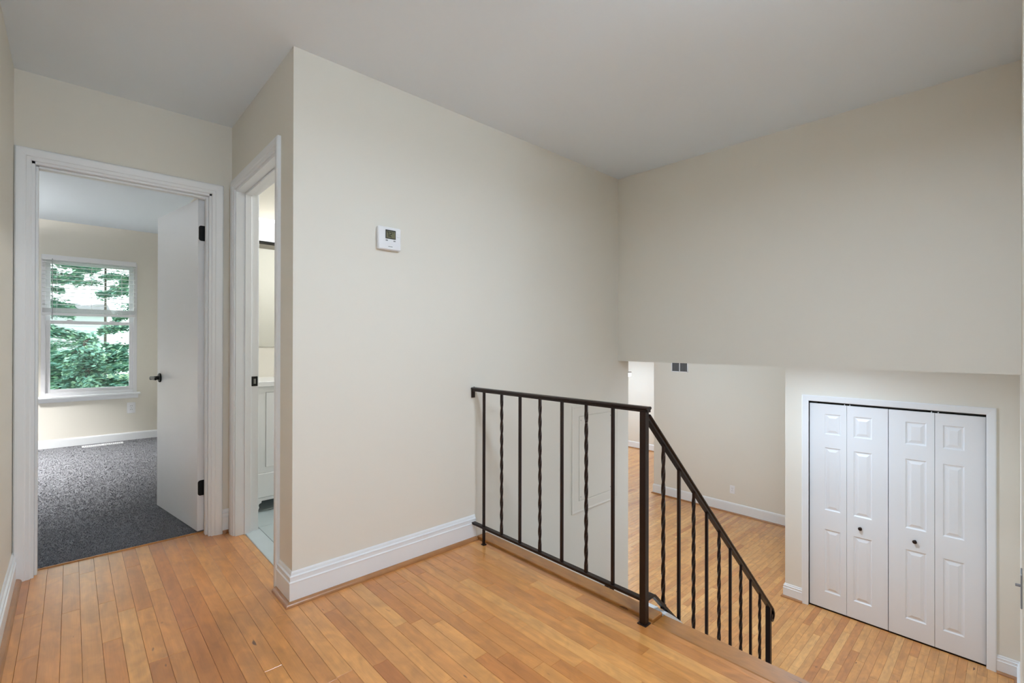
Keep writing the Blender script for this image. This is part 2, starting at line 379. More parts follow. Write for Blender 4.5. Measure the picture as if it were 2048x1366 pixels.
# carpet pile (nobody could count it)
n = 90000
px = rng.uniform(-.75, .79, n); py = YB + .108 + (YWIN - YB - .12) * rng.uniform(0, 1, n) ** 1.6
ang = rng.uniform(0, 2 * math.pi, n); hh = rng.uniform(.005, .012, n); wd = .0035; lean = rng.normal(0, .004, (n, 2))
pv = np.empty((n, 3, 3)); pv[:, 0] = np.stack([px - wd * np.cos(ang), py - wd * np.sin(ang), np.full(n, .003)], 1)
pv[:, 1] = np.stack([px + wd * np.cos(ang), py + wd * np.sin(ang), np.full(n, .003)], 1); pv[:, 2] = np.stack([px + lean[:, 0], py + lean[:, 1], hh], 1)
o = obj('carpet_pile', (pv.reshape(-1, 3), np.arange(3 * n).reshape(-1, 3).tolist()), 'carpet', fc); o['kind'] = 'stuff'

fb = struct('floor_bathroom', box(XH + .05, 2.6, YT + .11, 3.9, -.12, -.006), 'grout', 'pale blue-grey tiled bathroom floor', 'floor')
obj('threshold', bbox(XH + .05, XH + .135, 2.372, 3.132, -.006, .006, .003), 'marble', fb)['label'] = 'pale marble threshold'
tx, ty = .305, .305
for i in range(6):
    for j in range(6):
        x0, y0 = XH + .138 + i * tx, YT + .112 + j * ty
        x1, y1 = min(x0 + tx, 2.6), min(y0 + ty, 3.9)
        if x1 - x0 > .02 and y1 - y0 > .02: obj('tile', bbox(x0 + .002, x1 - .002, y0 + .002, y1 - .002, -.006, 0, .0015), 'tile', fb)

# ------------------------------------------------------------------ baseboards
BASE = [(0, 0), (.015, 0), (.015, .092), (.0165, .094), (.0165, .097), (.012, .1005), (.012, .116), (.0135, .1175), (.0135, .1205), (.007, .124), (.006, .134), (.003, .140), (0, .140)]
PLAIN = [(0, 0), (.013, 0), (.013, .12), (.010, .135), (.004, .143), (0, .143)]
def qr(r=.019, b0=.015):
    return [(b0, 0)] + [(b0 + r * math.cos(t), r * math.sin(t)) for t in np.linspace(0, math.pi / 2, 7)]
UP = (0, 0, 1)
def baseboard(name, runs, label, z=0, prof=BASE, h=1.0, shoe=True, par=None):
    root = empty(name, tuple((np.array(runs[0][0]) + np.array(runs[0][1])) / 2)); tag(root, label, 'baseboard', kind='structure')
    P = [(a, b * h) for a, b in prof]
    for p0, p1, nrm, m0, m1 in runs:
        obj('board', sweep(P, p0, p1, nrm, UP, m0, m1), 'trim_paint', root)
        if shoe:
            d = abs(p1[0] - p0[0]) > abs(p1[1] - p0[1])
            obj('shoe_moulding', sweep(qr(), p0, p1, nrm, UP, m0, m1), 'shoe_wood_x' if d else 'shoe_wood_y', root, smooth=False)
    return root
baseboard('baseboard_center', [((XH, YT, 0), (1.712, YT, 0), (0, -1, 0), -1, 0), ((XH, 2.316, 0), (XH, YT, 0), (-1, 0, 0), 0, 1)], 'white moulded baseboard with wood shoe wrapping the thermostat wall corner')
baseboard('baseboard_end', [((.657, YB, 0), (XH, YB, 0), (0, -1, 0), 0, -1)], 'short white baseboard piece between the two doorways')
baseboard('baseboard_left', [((XL, .0, 0), (XL, YB, 0), (1, 0, 0), 0, 0)], 'white baseboard along the left hallway wall')
baseboard('baseboard_bedroom', [((-2.7, YWIN, .006), (.80, YWIN, .006), (0, -1, 0), 0, -1), ((.80, YB + .112, .006), (.80, YWIN, .006), (-1, 0, 0), 0, -1)], 'plain white baseboard above the bedroom carpet', prof=PLAIN, h=.62, shoe=False)
baseboard('baseboard_closet', [((XF, 1.632, LOW), (XF, 1.472, LOW), (-1, 0, 0), -1, 0), ((XF, .114, LOW), (XF, YN, LOW), (-1, 0, 0), 0, -1), ((XF, 1.632, LOW), (XW, 1.632, LOW), (0, 1, 0), -1, -1)], 'white moulded baseboard either side of the bifold doors')
baseboard('baseboard_near', [((3.3, YN, LOW), (XF, YN, LOW), (0, 1, 0), 0, -1)], 'white baseboard on the wall beside the bifold doors')
baseboard('baseboard_living', [((XW, 1.632, LOW), (XW, 4.31, LOW), (-1, 0, 0), 1, 1), ((XW, 4.31, LOW), (XFAR, 4.31, LOW), (0, 1, 0), -1, -1)], 'white baseboard below the air return wall', prof=PLAIN, h=1.12)
baseboard('baseboard_far', [((XFAR, 4.31, LOW), (XFAR, 8.1, LOW), (-1, 0, 0), 1, 0)], 'white baseboard on the farthest living room wall', prof=PLAIN, h=1.12)

# ------------------------------------------------------------------ door casings
CAS = [(0, 0), (0, .009), (.004, .011), (.017, .011), (.0195, .0145), (.024, .0155), (.044, .018), (.052, .018), (.057, .013), (.057, 0)]
def casing(root, inner0, inner1, ztop, z0, plane, const, out, w=1.0, profile=CAS):
    """two sides and a head around an opening; plane 1: runs along x at y=const, plane 0: along y at x=const"""
    P = [(a * w, b) for a, b in profile]; O = (0, out, 0) if plane == 1 else (out, 0, 0)
    def pt(s, z): return (s, const, z) if plane == 1 else (const, s, z)
    D = (lambda s: (s, 0, 0)) if plane == 1 else (lambda s: (0, s, 0))
    obj('side_casing', sweep(P, pt(inner0, z0), pt(inner0, ztop), D(-1), O, 0, 1), 'trim_paint', root)
    obj('side_casing', sweep(P, pt(inner1, z0), pt(inner1, ztop), D(1), O, 0, 1), 'trim_paint', root)
    obj('head_casing', sweep(P, pt(inner0, ztop), pt(inner1, ztop), (0, 0, 1), O, -1, 1), 'trim_paint', root)
t1 = empty('trim_1', (.23, YB, 0)); tag(t1, 'white moulded casing and jamb of the bedroom doorway', 'door trim', kind='structure')
casing(t1, -.142, .60, 2.004, 0, 1, YB, -1)
casing(t1, -.142, .60, 2.004, 0, 1, YB + .112, 1)
J = .018
obj('jamb', box(-.142, -.142 + J - .006, YB - .001, YB + .113, 0, 2.004), 'trim_paint', t1)
obj('jamb', box(.60 - J + .006, .60, YB - .001, YB + .113, 0, 2.004), 'trim_paint', t1)
obj('head_jamb', box(-.142, .60, YB - .001, YB + .113, 2.004 - J + .006, 2.004), 'trim_paint', t1)
obj('door_stop', bbox(-.13, -.119, YB + .028, YB + .066, 0, 1.99, .002), 'trim_paint', t1)
obj('door_stop', bbox(.577, .588, YB + .028, YB + .066, 0, 1.99, .002), 'trim_paint', t1)
obj('door_stop', bbox(-.119, .577, YB + .028, YB + .066, 1.98, 1.992, .002), 'trim_paint', t1)
t2 = empty('trim_2', (XH, 2.75, 0)); tag(t2, 'white moulded casing and jamb of the bathroom doorway', 'door trim', kind='structure')
casing(t2, 2.372, 3.132, 2.03, 0, 0, XH, -1)
casing(t2, 2.372, 3.132, 2.03, 0, 0, XH + .115, 1)
obj('jamb', box(XH - .001, XH + .116, 2.372, 2.384, 0, 2.03), 'trim_paint', t2)
obj('jamb', box(XH - .001, XH + .116, 3.120, 3.132, 0, 2.03), 'trim_paint', t2)
obj('head_jamb', box(XH - .001, XH + .116, 2.384, 3.120, 2.018, 2.03), 'trim_paint', t2)
obj('door_stop', bbox(XH + .045, XH + .080, 3.109, 3.120, 0, 2.018, .002), 'trim_paint', t2)
obj('door_stop', bbox(XH + .045, XH + .080, 2.384, 2.395, 0, 2.018, .002), 'trim_paint', t2)
obj('door_stop', bbox(XH + .045, XH + .080, 2.395, 3.109, 2.006, 2.018, .002), 'trim_paint', t2)
sp = obj('strike_plate', bbox(XH + .083, XH + .116, 3.1165, 3.121, .872, .930, .001), 'black_metal', t2); sp['label'] = 'black strike plate'
obj('latch_hole', box(XH + .094, XH + .106, 3.1155, 3.1168, .886, .916), 'nickel', sp)

# ------------------------------------------------------------------ bedroom door (open)
hx, hy = .566, YB + .112        # hinge edge of the slab
fx, fy = .455, 4.045            # free edge
d1 = empty('door_1', (hx, hy, .012)); tag(d1, 'white flush bedroom door standing open with black hinges', 'door', kind='structure')
dv = np.array([fx - hx, fy - hy]); dl = np.linalg.norm(dv); du = dv / dl; dn = np.array([-du[1], du[0]])   # dn points to -x, the hall-side face
def dpt(a, n, z): return (hx + du[0] * a + dn[0] * n, hy + du[1] * a + dn[1] * n, z)
def dbox(a0, a1, n0, n1, z0, z1, c=0.0):
    v, f = bbox(a0, a1, n0, n1, z0, z1, c) if c else box(a0, a1, n0, n1, z0, z1)
    return [dpt(*p) for p in v], f
obj('slab', dbox(-.022, dl, -.012, .023, .014, 1.985, .0015), 'door_paint', d1)
for zc in (1.783, .268):
    rc = [(.020 - .013 + .013 * math.cos(t), .032 + .013 * math.sin(t)) for t in np.linspace(0, math.pi / 2, 6)]
    out_ = [(-.012, .045)] + rc[::-1] + [(n_, -z_) for n_, z_ in rc] + [(-.012, -.045)]
    v, f = prism(out_, 0, -.0250, -.0222)
    h = obj('hinge', ([dpt(p[0], p[1], zc + p[2]) for p in v], f), 'black_metal', d1); h['label'] = 'black hinge leaf'
    for k in range(3):
        obj('knuckle', lathe(dpt(-.030, -.016, zc - .045 + k * .031), (0, 0, 1), [(.0062, 0), (.0062, .028)], 10), 'black_metal', h, smooth=False)
    obj('jamb_leaf', box(.5855, .5885, YB + .068, YB + .112, zc - .045, zc + .045), 'black_metal', h)
la = dl - .062
lv = obj('lever_handle', lathe(dpt(la, .023, .892), (dn[0], dn[1], 0), [(.031, 0), (.031, .006), (.028, .009), (.013, .011), (.011, .040), (.0125, .044), (.0125, .056), (.008, .060)], 20), 'black_metal', d1, smooth=False)
lv['label'] = 'black lever handle'
v, f = bbox(-.10, .014, .044, .058, -.010, .010, .004)
obj('lever', ([dpt(la + p[0], .023 + p[1], .892 + p[2]) for p in v], f), 'black_metal', lv)

# ------------------------------------------------------------------ bifold closet doors
def raised(y0, y1, z0, z1, x, sgn=-1):
    """raised panel in a recess, facing -x"""
    rings = [(0, 0), (.010, .0085), (.018, .0085), (.040, .0005)]; V, F = [], []
    for ins, dep in rings:
        V += [(x - sgn * dep, y0 + ins, z0 + ins), (x - sgn * dep, y1 - ins, z0 + ins), (x - sgn * dep, y1 - ins, z1 - ins), (x - sgn * dep, y0 + ins, z1 - ins)]
    for k in range(len(rings) - 1):
        for i in range(4):
            F.append((4 * k + i, 4 * k + 4 + i, 4 * k + 4 + (i + 1) % 4, 4 * k + (i + 1) % 4))
    F.append([12, 15, 14, 13])
    return V, F
def leaf_mesh(y0, y1, z0, z1, x, t, holes):
    front = cells(0, x, x + .012, (y0, y1), (z0, z1), holes)
    return join(front, box(x + .012, x + t, y0, y1, z0, z1))
PZ = [(LOW + 1.712, LOW + 1.91), (LOW + .972, LOW + 1.583), (LOW + .175, LOW + .785)]
XD = XF + .022
def bifold(name, ys, label, knob_leaf):
    root = empty(name, (XD + .017, (ys[0][0] + ys[1][1]) / 2, LOW)); tag(root, label, 'closet door', kind='structure')
    for i, (y0, y1, p0, p1) in enumerate(ys):
        lf = obj('leaf', leaf_mesh(y0, y1, LOW + .012, LOW + 2.006, XD, .033, [(p0, p1, a, b) for a, b in PZ]), 'door_paint', root)
        for a, b in PZ: obj('raised_panel', raised(p0, p1, a, b, XD), 'door_paint', lf)
        if i == knob_leaf[0]:
            k = obj('knob', lathe((XD, knob_leaf[1], LOW + .872), (-1, 0, 0), [(.011, 0), (.008, .004), (.0075, .014), (.015, .018), (.0165, .024), (.013, .029), (.004, .031)], 16), 'bronze_iron', root, smooth=True)
            k['label'] = 'small dark bronze round knob'
        py_ = y1 - .02 if i == 1 else y0 + .02
        obj('pivot_pin', lathe((XD + .016, py_, LOW + 2.004), (0, 0, 1), [(.004, 0), (.004, .02)], 8), 'white_plastic', root)
    return root
G = .0025
bifold('door_2', [(.485, .797 - G, .537, .678), (.175, .4825, .30, .432)], 'white bifold closet door pair on the right, beside the wall switch', (0, .613))
bifold('door_3', [(1.1105, 1.417, 1.158, 1.29), (.797 + G, 1.108, .916, 1.056)], 'white bifold closet door pair on the left, nearer the living room', (1, 1.002))
t3 = empty('trim_3', (XF, .8, LOW)); tag(t3, 'white casing and jamb around the bifold closet doors', 'door trim', kind='structure')
CAS2 = [(0, 0), (0, .008), (.003, .010), (.012, .012), (.046, .017), (.052, .017), (.057, .014), (.057, 0)]
casing(t3, .172, 1.42, LOW + 2.03, LOW, 0, XF, -1, profile=CAS2)
obj('jamb', box(XF, XF + .11, .160, .172, LOW, LOW + 2.03), 'trim_paint', t3)
obj('jamb', box(XF, XF + .11, 1.42, 1.432, LOW, LOW + 2.03), 'trim_paint', t3)
obj('track', box(XD + .004, XD + .030, .172, 1.42, LOW + 2.018, LOW + 2.03), 'dark_slot', t3)

# ------------------------------------------------------------------ bedroom window
wx0, wx1, wz0, wz1 = -.235, .557, .555, 2.04
win = empty('window_1', ((wx0 + wx1) / 2, YWIN, wz0)); tag(win, 'white double-hung bedroom window looking out on trees', 'window', kind='structure')
def frame(x0, x1, y0, y1, z0, z1, w_, c=.002, wb=None, wt=None):
    wb = wb or w_; wt = wt or w_
    return join(bbox(x0, x0 + w_, y0, y1, z0, z1, c), bbox(x1 - w_, x1, y0, y1, z0, z1, c), bbox(x0 + w_, x1 - w_, y0, y1, z0, z0 + wb, c), bbox(x0 + w_, x1 - w_, y0, y1, z1 - wt, z1, c))
obj('window_frame', frame(wx0, wx1, YWIN - .004, YWIN + .14, wz0, wz1, .034), 'vinyl', win)
zm = 1.345   # meeting rail
lo = obj('lower_sash', frame(wx0 + .034, wx1 - .034, YWIN + .022, YWIN + .05, wz0 + .034, zm + .018, .036), 'vinyl', win)
obj('pane', box(wx0 + .068, wx1 - .068, YWIN + .034, YWIN + .037, wz0 + .068, zm - .016), 'glass', lo)
up = obj('upper_sash', frame(wx0 + .034, wx1 - .034, YWIN + .06, YWIN + .088, zm - .018, wz1 - .034, .036), 'vinyl', win)
obj('pane', box(wx0 + .068, wx1 - .068, YWIN + .072, YWIN + .075, zm + .016, wz1 - .068), 'glass', up)
for lx in (wx0 + .22, wx1 - .22):
    obj('sash_lock', bbox(lx - .025, lx + .025, YWIN + .03, YWIN + .05, zm + .018, zm + .030, .003), 'vinyl', lo)
obj('stool', bbox(wx0 - .045, wx1 + .03, YWIN - .06, YWIN + .01, wz0 - .022, wz0, .004), 'trim_paint', win)['label'] = 'white window stool'
obj('apron', sweep([(0, 0), (.012, .004), (.016, .03), (.024, .046), (0, .046)], (wx0 - .025, YWIN, wz0 - .068), (wx1 + .012, YWIN, wz0 - .068), (0, -1, 0), UP), 'trim_paint', win)
bl = empty('window_blind', (.16, YWIN - .02, 1.5)); tag(bl, 'white horizontal slat blind half raised over the bedroom window', 'blind')
obj('headrail', bbox(wx0 + .003, wx1 - .012, YWIN - .055, YWIN - .004, 1.998, 2.052, .003), 'blind', bl)
slat_v, slat_f = [], []
def slat(z, tilt=0.0):
    pts = []
    for i in range(5):
        s = (i / 4 - .5) * .05; pts.append((s, .0022 * (1 - (2 * i / 4 - 1) ** 2)))
    top = [(YWIN - .030 + s, z + h) for s, h in pts]; bot = [(YWIN - .030 + s, z + h - .0028) for s, h in reversed(pts)]
    return prism(top + bot, 0, wx0 + .008, wx1 - .017)
NS = 11
for i in range(NS): obj('slat', slat(1.978 - i * .0445), 'blind', bl)
for i in range(7): obj('slat', slat(1.492 - i * .0068), 'blind', bl)
obj('bottom_rail', bbox(wx0 + .006, wx1 - .015, YWIN - .056, YWIN - .004, 1.416, 1.444, .004), 'blind', bl)
for cx in (wx0 + .12, .16, wx1 - .14):
    for yy in (YWIN - .054, YWIN - .006):
        obj('ladder_cord', box(cx - .0012, cx + .0012, yy - .0008, yy + .0008, 1.44, 2.0), 'blind', bl)
obj('tilt_wand', lathe((wx0 + .085, YWIN - .068, 1.37), (0, 0, 1), [(.005, 0), (.005, .05), (.0035, .06), (.0035, .64)], 8), 'print_grey', bl)

# ------------------------------------------------------------------ wall devices
def outlet(name, c, axis, sgn, label):
    """duplex outlet; axis = wall normal axis"""
    root = empty(name, c); tag(root, label, 'outlet')
    def B(u0, u1, d0, d1, z0, z1, ch):
        a, b = sorted((c[axis] + sgn * d0, c[axis] + sgn * d1)); o_ = c[1 - axis]
        return bbox(a, b, o_ + u0, o_ + u1, c[2] + z0, c[2] + z1, ch) if axis == 0 else bbox(o_ + u0, o_ + u1, a, b, c[2] + z0, c[2] + z1, ch)
    obj('cover_plate', B(-.038, .038, 0, .006, -.062, .062, .0025), 'white_plastic', root)
    for zz in (.021, -.021):
        s = obj('socket', B(-.017, .017, .006, .0085, zz - .015, zz + .015, .001), 'white_plastic', root)
        for uu in (-.007, .007): obj('slot', B(uu - .0015, uu + .0015, .0085, .0090, zz - .003, zz + .007, .0001), 'dark_slot', s)
    obj('screw', B(-.003, .003, .006, .0072, -.003, .003, .0005), 'print_grey', root)
outlet('wall_outlet', (.507, YWIN, .375), 1, -1, 'white duplex outlet below the right end of the bedroom window')
outlet('wall_outlet', (XW, 2.978, -1.104), 0, -1, 'white duplex outlet low on the living room wall behind the railing')
# floor register in the carpet
fr = empty('floor_register', (.256, 6.84, .004)); tag(fr, 'white metal floor register in the carpet under the window', 'floor register')
obj('flange', frame2 if False else join(box(.085, .427, 6.80, 6.815, .004, .012), box(.085, .427, 6.868, 6.883, .004, .012), box(.085, .10, 6.815, 6.868, .004, .012), box(.412, .427, 6.815, 6.868, .004, .012), box(.248, .264, 6.815, 6.868, .004, .012)), 'white_plastic', fr)
obj('well', box(.10, .412, 6.815, 6.868, .0042, .0052), 'dark_slot', fr)
for k in range(9):
    for x0 in (.10, .264):
        xx = x0 + .0145 + k * .0165
        if xx < x0 + .148: obj('louver', box(xx - .0028, xx + .0028, 6.815, 6.868, .006, .0115), 'white_plastic', fr)
# air return in the living room
vr = empty('air_return', (XW, 3.835, .665)); tag(vr, 'white two-section air return grille high on the living room wall', 'vent')
va, vb, vz0, vz1 = 3.69, 3.98, .652, .83
obj('frame', join(box(XW - .01, XW, va, va + .012, vz0, vz1), box(XW - .01, XW, vb - .012, vb, vz0, vz1), box(XW - .01, XW, va, vb, vz0, vz0 + .012), box(XW - .01, XW, va, vb, vz1 - .012, vz1), box(XW - .01, XW, (va + vb) / 2 - .006, (va + vb) / 2 + .006, vz0, vz1)), 'white_plastic', vr)
obj('backing', box(XW - .002, XW - .0005, va + .012, vb - .012, vz0 + .012, vz1 - .012), 'dark_slot', vr)
for h_ in range(2):
    y0 = va + .012 if h_ == 0 else (va + vb) / 2 + .006; y1 = (va + vb) / 2 - .006 if h_ == 0 else vb - .012
    for k in range(9):
        yy = y0 + (k + .5) * (y1 - y0) / 9; s = .0062
        obj('louver', prism([(XW - .0085, yy - s), (XW - .0075, yy - s), (XW - .0025, yy + s * .3), (XW - .0035, yy + s * .3)], 2, vz0 + .012, vz1 - .012), 'print_grey', vr)
# light switch on the near wall, edge-on
ls = empty('light_switch', (2.70, YN, .19)); tag(ls, 'grey toggle switch plate seen edge-on beside the bifold doors', 'light switch')
obj('cover_plate', bbox(2.655, 2.745, YN, YN + .005, .12, .25, .002), 'print_grey', ls)
obj('toggle', bbox(2.694, 2.706, YN + .005, YN + .019, .190, .198, .001), 'print_grey', ls)

# thermostat
th = empty('thermostat', (1.152, YT, 1.60)); tag(th, 'white square digital thermostat on the cream wall', 'thermostat')
def TB(x0, x1, d0, d1, z0, z1, c=.001): return bbox(x0, x1, YT - d1, YT - d0, z0, z1, c)
obj('base_plate', TB(1.094, 1.210, 0, .008, 1.596, 1.704, .002), 'white_plastic', th)
bd = obj('body', TB(1.090, 1.214, .008, .027, 1.594, 1.706, .004), 'white_plastic', th)
obj('lower_cover', TB(1.093, 1.211, .027, .0285, 1.597, 1.630, .001), 'white_plastic', bd)
sc_ = obj('screen', TB(1.128, 1.184, .027, .0285, 1.648, 1.692, .0005), 'lcd_bezel', th)
obj('display', TB(1.132, 1.180, .0285, .0290, 1.652, 1.686, .0001), 'lcd', sc_)
SEG = {'7': 'abc', '2': 'abged'}
def digit(ch, x, z, w_, h_, t):
    B = {'a': (x, x + w_, z + h_ - t, z + h_), 'g': (x, x + w_, z + h_ / 2 - t / 2, z + h_ / 2 + t / 2), 'd': (x, x + w_, z, z + t), 'f': (x, x + t, z + h_ / 2, z + h_), 'e': (x, x + t, z, z + h_ / 2), 'b': (x + w_ - t, x + w_, z + h_ / 2, z + h_), 'c': (x + w_ - t, x + w_, z, z + h_ / 2)}
    return join(*[box(B[s][0], B[s][1], YT - .0294, YT - .0290, B[s][2], B[s][3]) for s in SEG[ch]])
obj('digit', digit('7', 1.1345, 1.657, .0115, .025, .0030), 'lcd_ink', sc_)
obj('digit', digit('2', 1.1500, 1.657, .0115, .025, .0030), 'lcd_ink', sc_)
obj('degree_mark', join(box(1.166, 1.1672, YT - .0294, YT - .029, 1.677, 1.683), box(1.1706, 1.1718, YT - .0294, YT - .029, 1.677, 1.683), box(1.166, 1.1718, YT - .0294, YT - .029, 1.6818, 1.683), box(1.166, 1.1718, YT - .0294, YT - .029, 1.677, 1.6782)), 'lcd_ink', sc_)
for zz in (1.676, 1.663): obj('button', TB(1.192, 1.204, .027, .0295, zz - .0035, zz + .0035, .001), 'white_plastic', th)
for xx in (1.134, 1.176): obj('button', TB(xx - .005, xx + .007, .027, .029, 1.6365, 1.6425, .001), 'print_grey', th)
obj('logo_print', box(1.143, 1.166, YT - .0288, YT - .0285, 1.608, 1.611), 'print_grey', th)

# access panel on the stairwell wall
ap = empty('access_panel', (2.86, YT, -.035)); tag(ap, 'cream painted access panel in a thin frame behind the balusters', 'access panel')
PF = [(0, 0), (0, .003), (.004, .005), (.060, .005), (.070, .0075), (.078, .0065), (.078, 0)]
a0, a1, b0, b1 = 2.662, 3.062, -.003, .607
for nm, p0, p1, A, m0, m1 in (('side_frame', (a0, YT, b0), (a0, YT, b1), (-1, 0, 0), -1, 1), ('side_frame', (a1, YT, b0), (a1, YT, b1), (1, 0, 0), -1, 1), ('rail_frame', (a0, YT, b1), (a1, YT, b1), (0, 0, 1), -1, 1), ('rail_frame', (a0, YT, b0), (a1, YT, b0), (0, 0, -1), -1, 1)):
    obj(nm, sweep(PF, p0, p1, A, (0, -1, 0), m0, m1), 'wall_paint', ap)
obj('panel', bbox(a0 + .003, a1 - .003, YT - .0055, YT, b0 + .003, b1 - .003, .001), 'wall_paint', ap)
for px_ in (a0 + .02, a1 - .02):
    for pz_ in (b0 + .03, b1 - .03): obj('screw', lathe((px_, YT - .0055, pz_), (0, -1, 0), [(.004, 0), (.003, .0012)], 8), 'print_grey', ap)

# ------------------------------------------------------------------ stairs
NR = 7; RISE = -LOW / NR; RUN = .2235
stt = empty('stairs', (2.4, .5, LOW)); tag(stt, 'maple stairs going down beside the railing', 'stairs', kind='structure')
for i in range(1, NR):
    x0 = XEDGE + (i - 1) * RUN
    obj('tread', bbox(x0 - .005, x0 + RUN + .022, YN + .002, 1.005, -i * RISE - .028, -i * RISE, .006), 'maple_floor_low_x', stt)
for i in range(NR):
    x0 = XEDGE + i * RUN
    obj('riser', box(x0 - .015, x0, YN + .002, 1.005, -(i + 1) * RISE, -i * RISE - .028), 'trim_paint', stt)
SL = RISE / RUN
zs_ = lambda x: -.124 - SL * (x - 2.0)
o = obj('stringer', prism([(XEDGE + .008, .002), (1.840, 0), (1.90, -.042), (1.95, -.080), (2.0, -.124), (3.22, zs_(3.22)), (3.22, LOW), (3.05, LOW), (XEDGE + .008, -.34)], 1, 1.006, 1.052), 'trim_paint', stt); o['label'] = 'white stair stringer'
obj('stringer_block', bbox(XEDGE + .004, 1.846, 1.052, 1.10, -.20, .002, .002), 'trim_paint', stt)
bs = empty('basement_stairs', (2.5, 1.6, -3.2)); tag(bs, 'stairs leading down to the basement under the landing', 'stairs', kind='structure')
for i in range(1, 7):
    x1 = 3.10 - (i - 1) * RUN
    obj('tread', bbox(x1 - RUN, x1 + .01, 1.056, YT, LOW - i * RISE - .03, LOW - i * RISE, .005), 'maple_floor_low_x', bs)

# ------------------------------------------------------------------ railing
RZ = .868          # centre of the level handrail
rl = empty('stair_railing', (XRAIL, YNEW, 0)); tag(rl, 'dark bronze wrought iron stair railing with plain and twisted balusters', 'railing')
IRON = 'bronze_iron'
# handrail: moulded cap on a channel
CAP = [(-.012, -.012), (.012, -.012), (.012, -.003), (.0185, .001), (.0185, .006), (.013, .010), (-.013, .010), (-.0185, .006), (-.0185, .001), (-.012, -.003)]
hr = obj('handrail', sweep(CAP, (XRAIL, YT - .008, RZ), (XRAIL, YNEW - .022, RZ), (1, 0, 0), UP), IRON, rl)
br = obj('wall_bracket', bbox(XRAIL - .012, XRAIL + .012, YT - .010, YT - .003, RZ - .050, RZ + .008, .001), IRON, rl)
obj('bolt', lathe((XRAIL + .004, YT - .010, RZ + .009), (0, 0, 1), [(.004, 0), (.003, .004)], 8), IRON, br)
obj('bottom_rail', bbox(XRAIL - .013, XRAIL + .013, YNEW - .005, YT - .006, .092, .104, .0015), IRON, rl)
obj('newel_post', bbox(XRAIL - .0135, XRAIL + .0135, YNEW - .0135, YNEW + .0135, .004, RZ - .010, .0012), IRON, rl)
obj('newel_base', bbox(XRAIL - .020, XRAIL + .020, YNEW - .020, YNEW + .020, 0, .005, .001), IRON, rl)
BS = .0063
def plain(x, y, z0, z1): return bbox(x - BS, x + BS, y - BS, y + BS, z0, z1, .0007)
def twisted(x, y, z0, z1):
    q = .068; zs = [z0]; n = max(6, int((z1 - z0 - .07) / (q / 5)))
    zz = np.linspace(z0 + .03, z1 - .03, n); rings = [(z0, 0.0)] + [(z, (z - zz[0]) / q * math.pi / 2) for z in zz] + [(z1, (zz[-1] - zz[0]) / q * math.pi / 2)]
    V, F = [], []; R = .0088
    for z, a in rings:
        for k in range(4):
            V.append((x + R * math.cos(a + math.pi / 4 + k * math.pi / 2), y + R * math.sin(a + math.pi / 4 + k * math.pi / 2), z))
    for i in range(len(rings) - 1):
        for k in range(4): F.append((4 * i + k, 4 * i + (k + 1) % 4, 4 * i + 4 + (k + 1) % 4, 4 * i + 4 + k))
    F += [(3, 2, 1, 0), tuple(4 * (len(rings) - 1) + k for k in range(4))]
    return V, F
for i, yb in enumerate((2.045, 1.896, 1.754, 1.612, 1.469, 1.325, 1.182)):
    if i == 0:
        b_ = obj('baluster', plain(XRAIL, yb, .004, RZ - .010), IRON, rl); obj('foot_flange', bbox(XRAIL - .0115, XRAIL + .0115, yb - .0115, yb + .0115, 0, .005, .001), IRON, b_)
    elif i % 2 == 0: obj('baluster', plain(XRAIL, yb, .103, RZ - .010), IRON, rl)
    else: obj('twisted_baluster', twisted(XRAIL, yb, .103, RZ - .010), IRON, rl)
# sloping run
X0, Z0 = 1.712, .838
def zrail(x): return Z0 - .935 * (x - X0)
XB = 3.094
dirv = np.array((1, 0, -.935)); dirv /= np.linalg.norm(dirv); nrm = np.array((.935, 0, 1)); nrm /= np.linalg.norm(nrm)
obj('sloped_handrail', sweep(CAP, (X0, YNEW, zrail(X0)), (3.13, YNEW, zrail(3.13)), (0, 1, 0), nrm), IRON, rl)
sp_ = []
p = np.array((3.125, zrail(3.125))); ang = math.atan2(-.935, 1)
sp_.append((p[0], YNEW, p[1]))
for k in range(16):
    st = .0105 if k < 9 else .007
    ang -= math.radians(6 if k < 4 else 23); p = p + st * np.array((math.cos(ang), math.sin(ang))); sp_.append((p[0], YNEW, p[1]))
obj('rail_scroll', ribbon(sp_, .034, .012, (0, 1, 0)), IRON, rl)
obj('sloped_bottom_rail', ribbon([(XRAIL, YNEW, .098), (1.752, YNEW, .098), (1.760, YNEW, .094), (3.10, YNEW, .094 - .935 * 1.34)], .026, .011, (0, 1, 0)), IRON, rl)
def zbot(x): return .094 - .935 * (x - 1.760)
for i, xb in enumerate((1.846, 1.982, 2.122, 2.258, 2.397, 2.534, 2.672, 2.811, 2.949)):
    if i % 2: obj('baluster', plain(xb, YNEW, zbot(xb), zrail(xb) - .008), IRON, rl)
    else: obj('twisted_baluster', twisted(xb, YNEW, zbot(xb), zrail(xb) - .008), IRON, rl)
obj('stringer_foot', bbox(1.838, 1.856, YNEW - .010, YNEW + .010, .003, .022, .002), IRON, rl)
obj('lower_newel_post', bbox(XB - .0135, XB + .0135, YNEW - .0135, YNEW + .0135, LOW + RISE * .5, zrail(XB) - .004, .0012), IRON, rl)
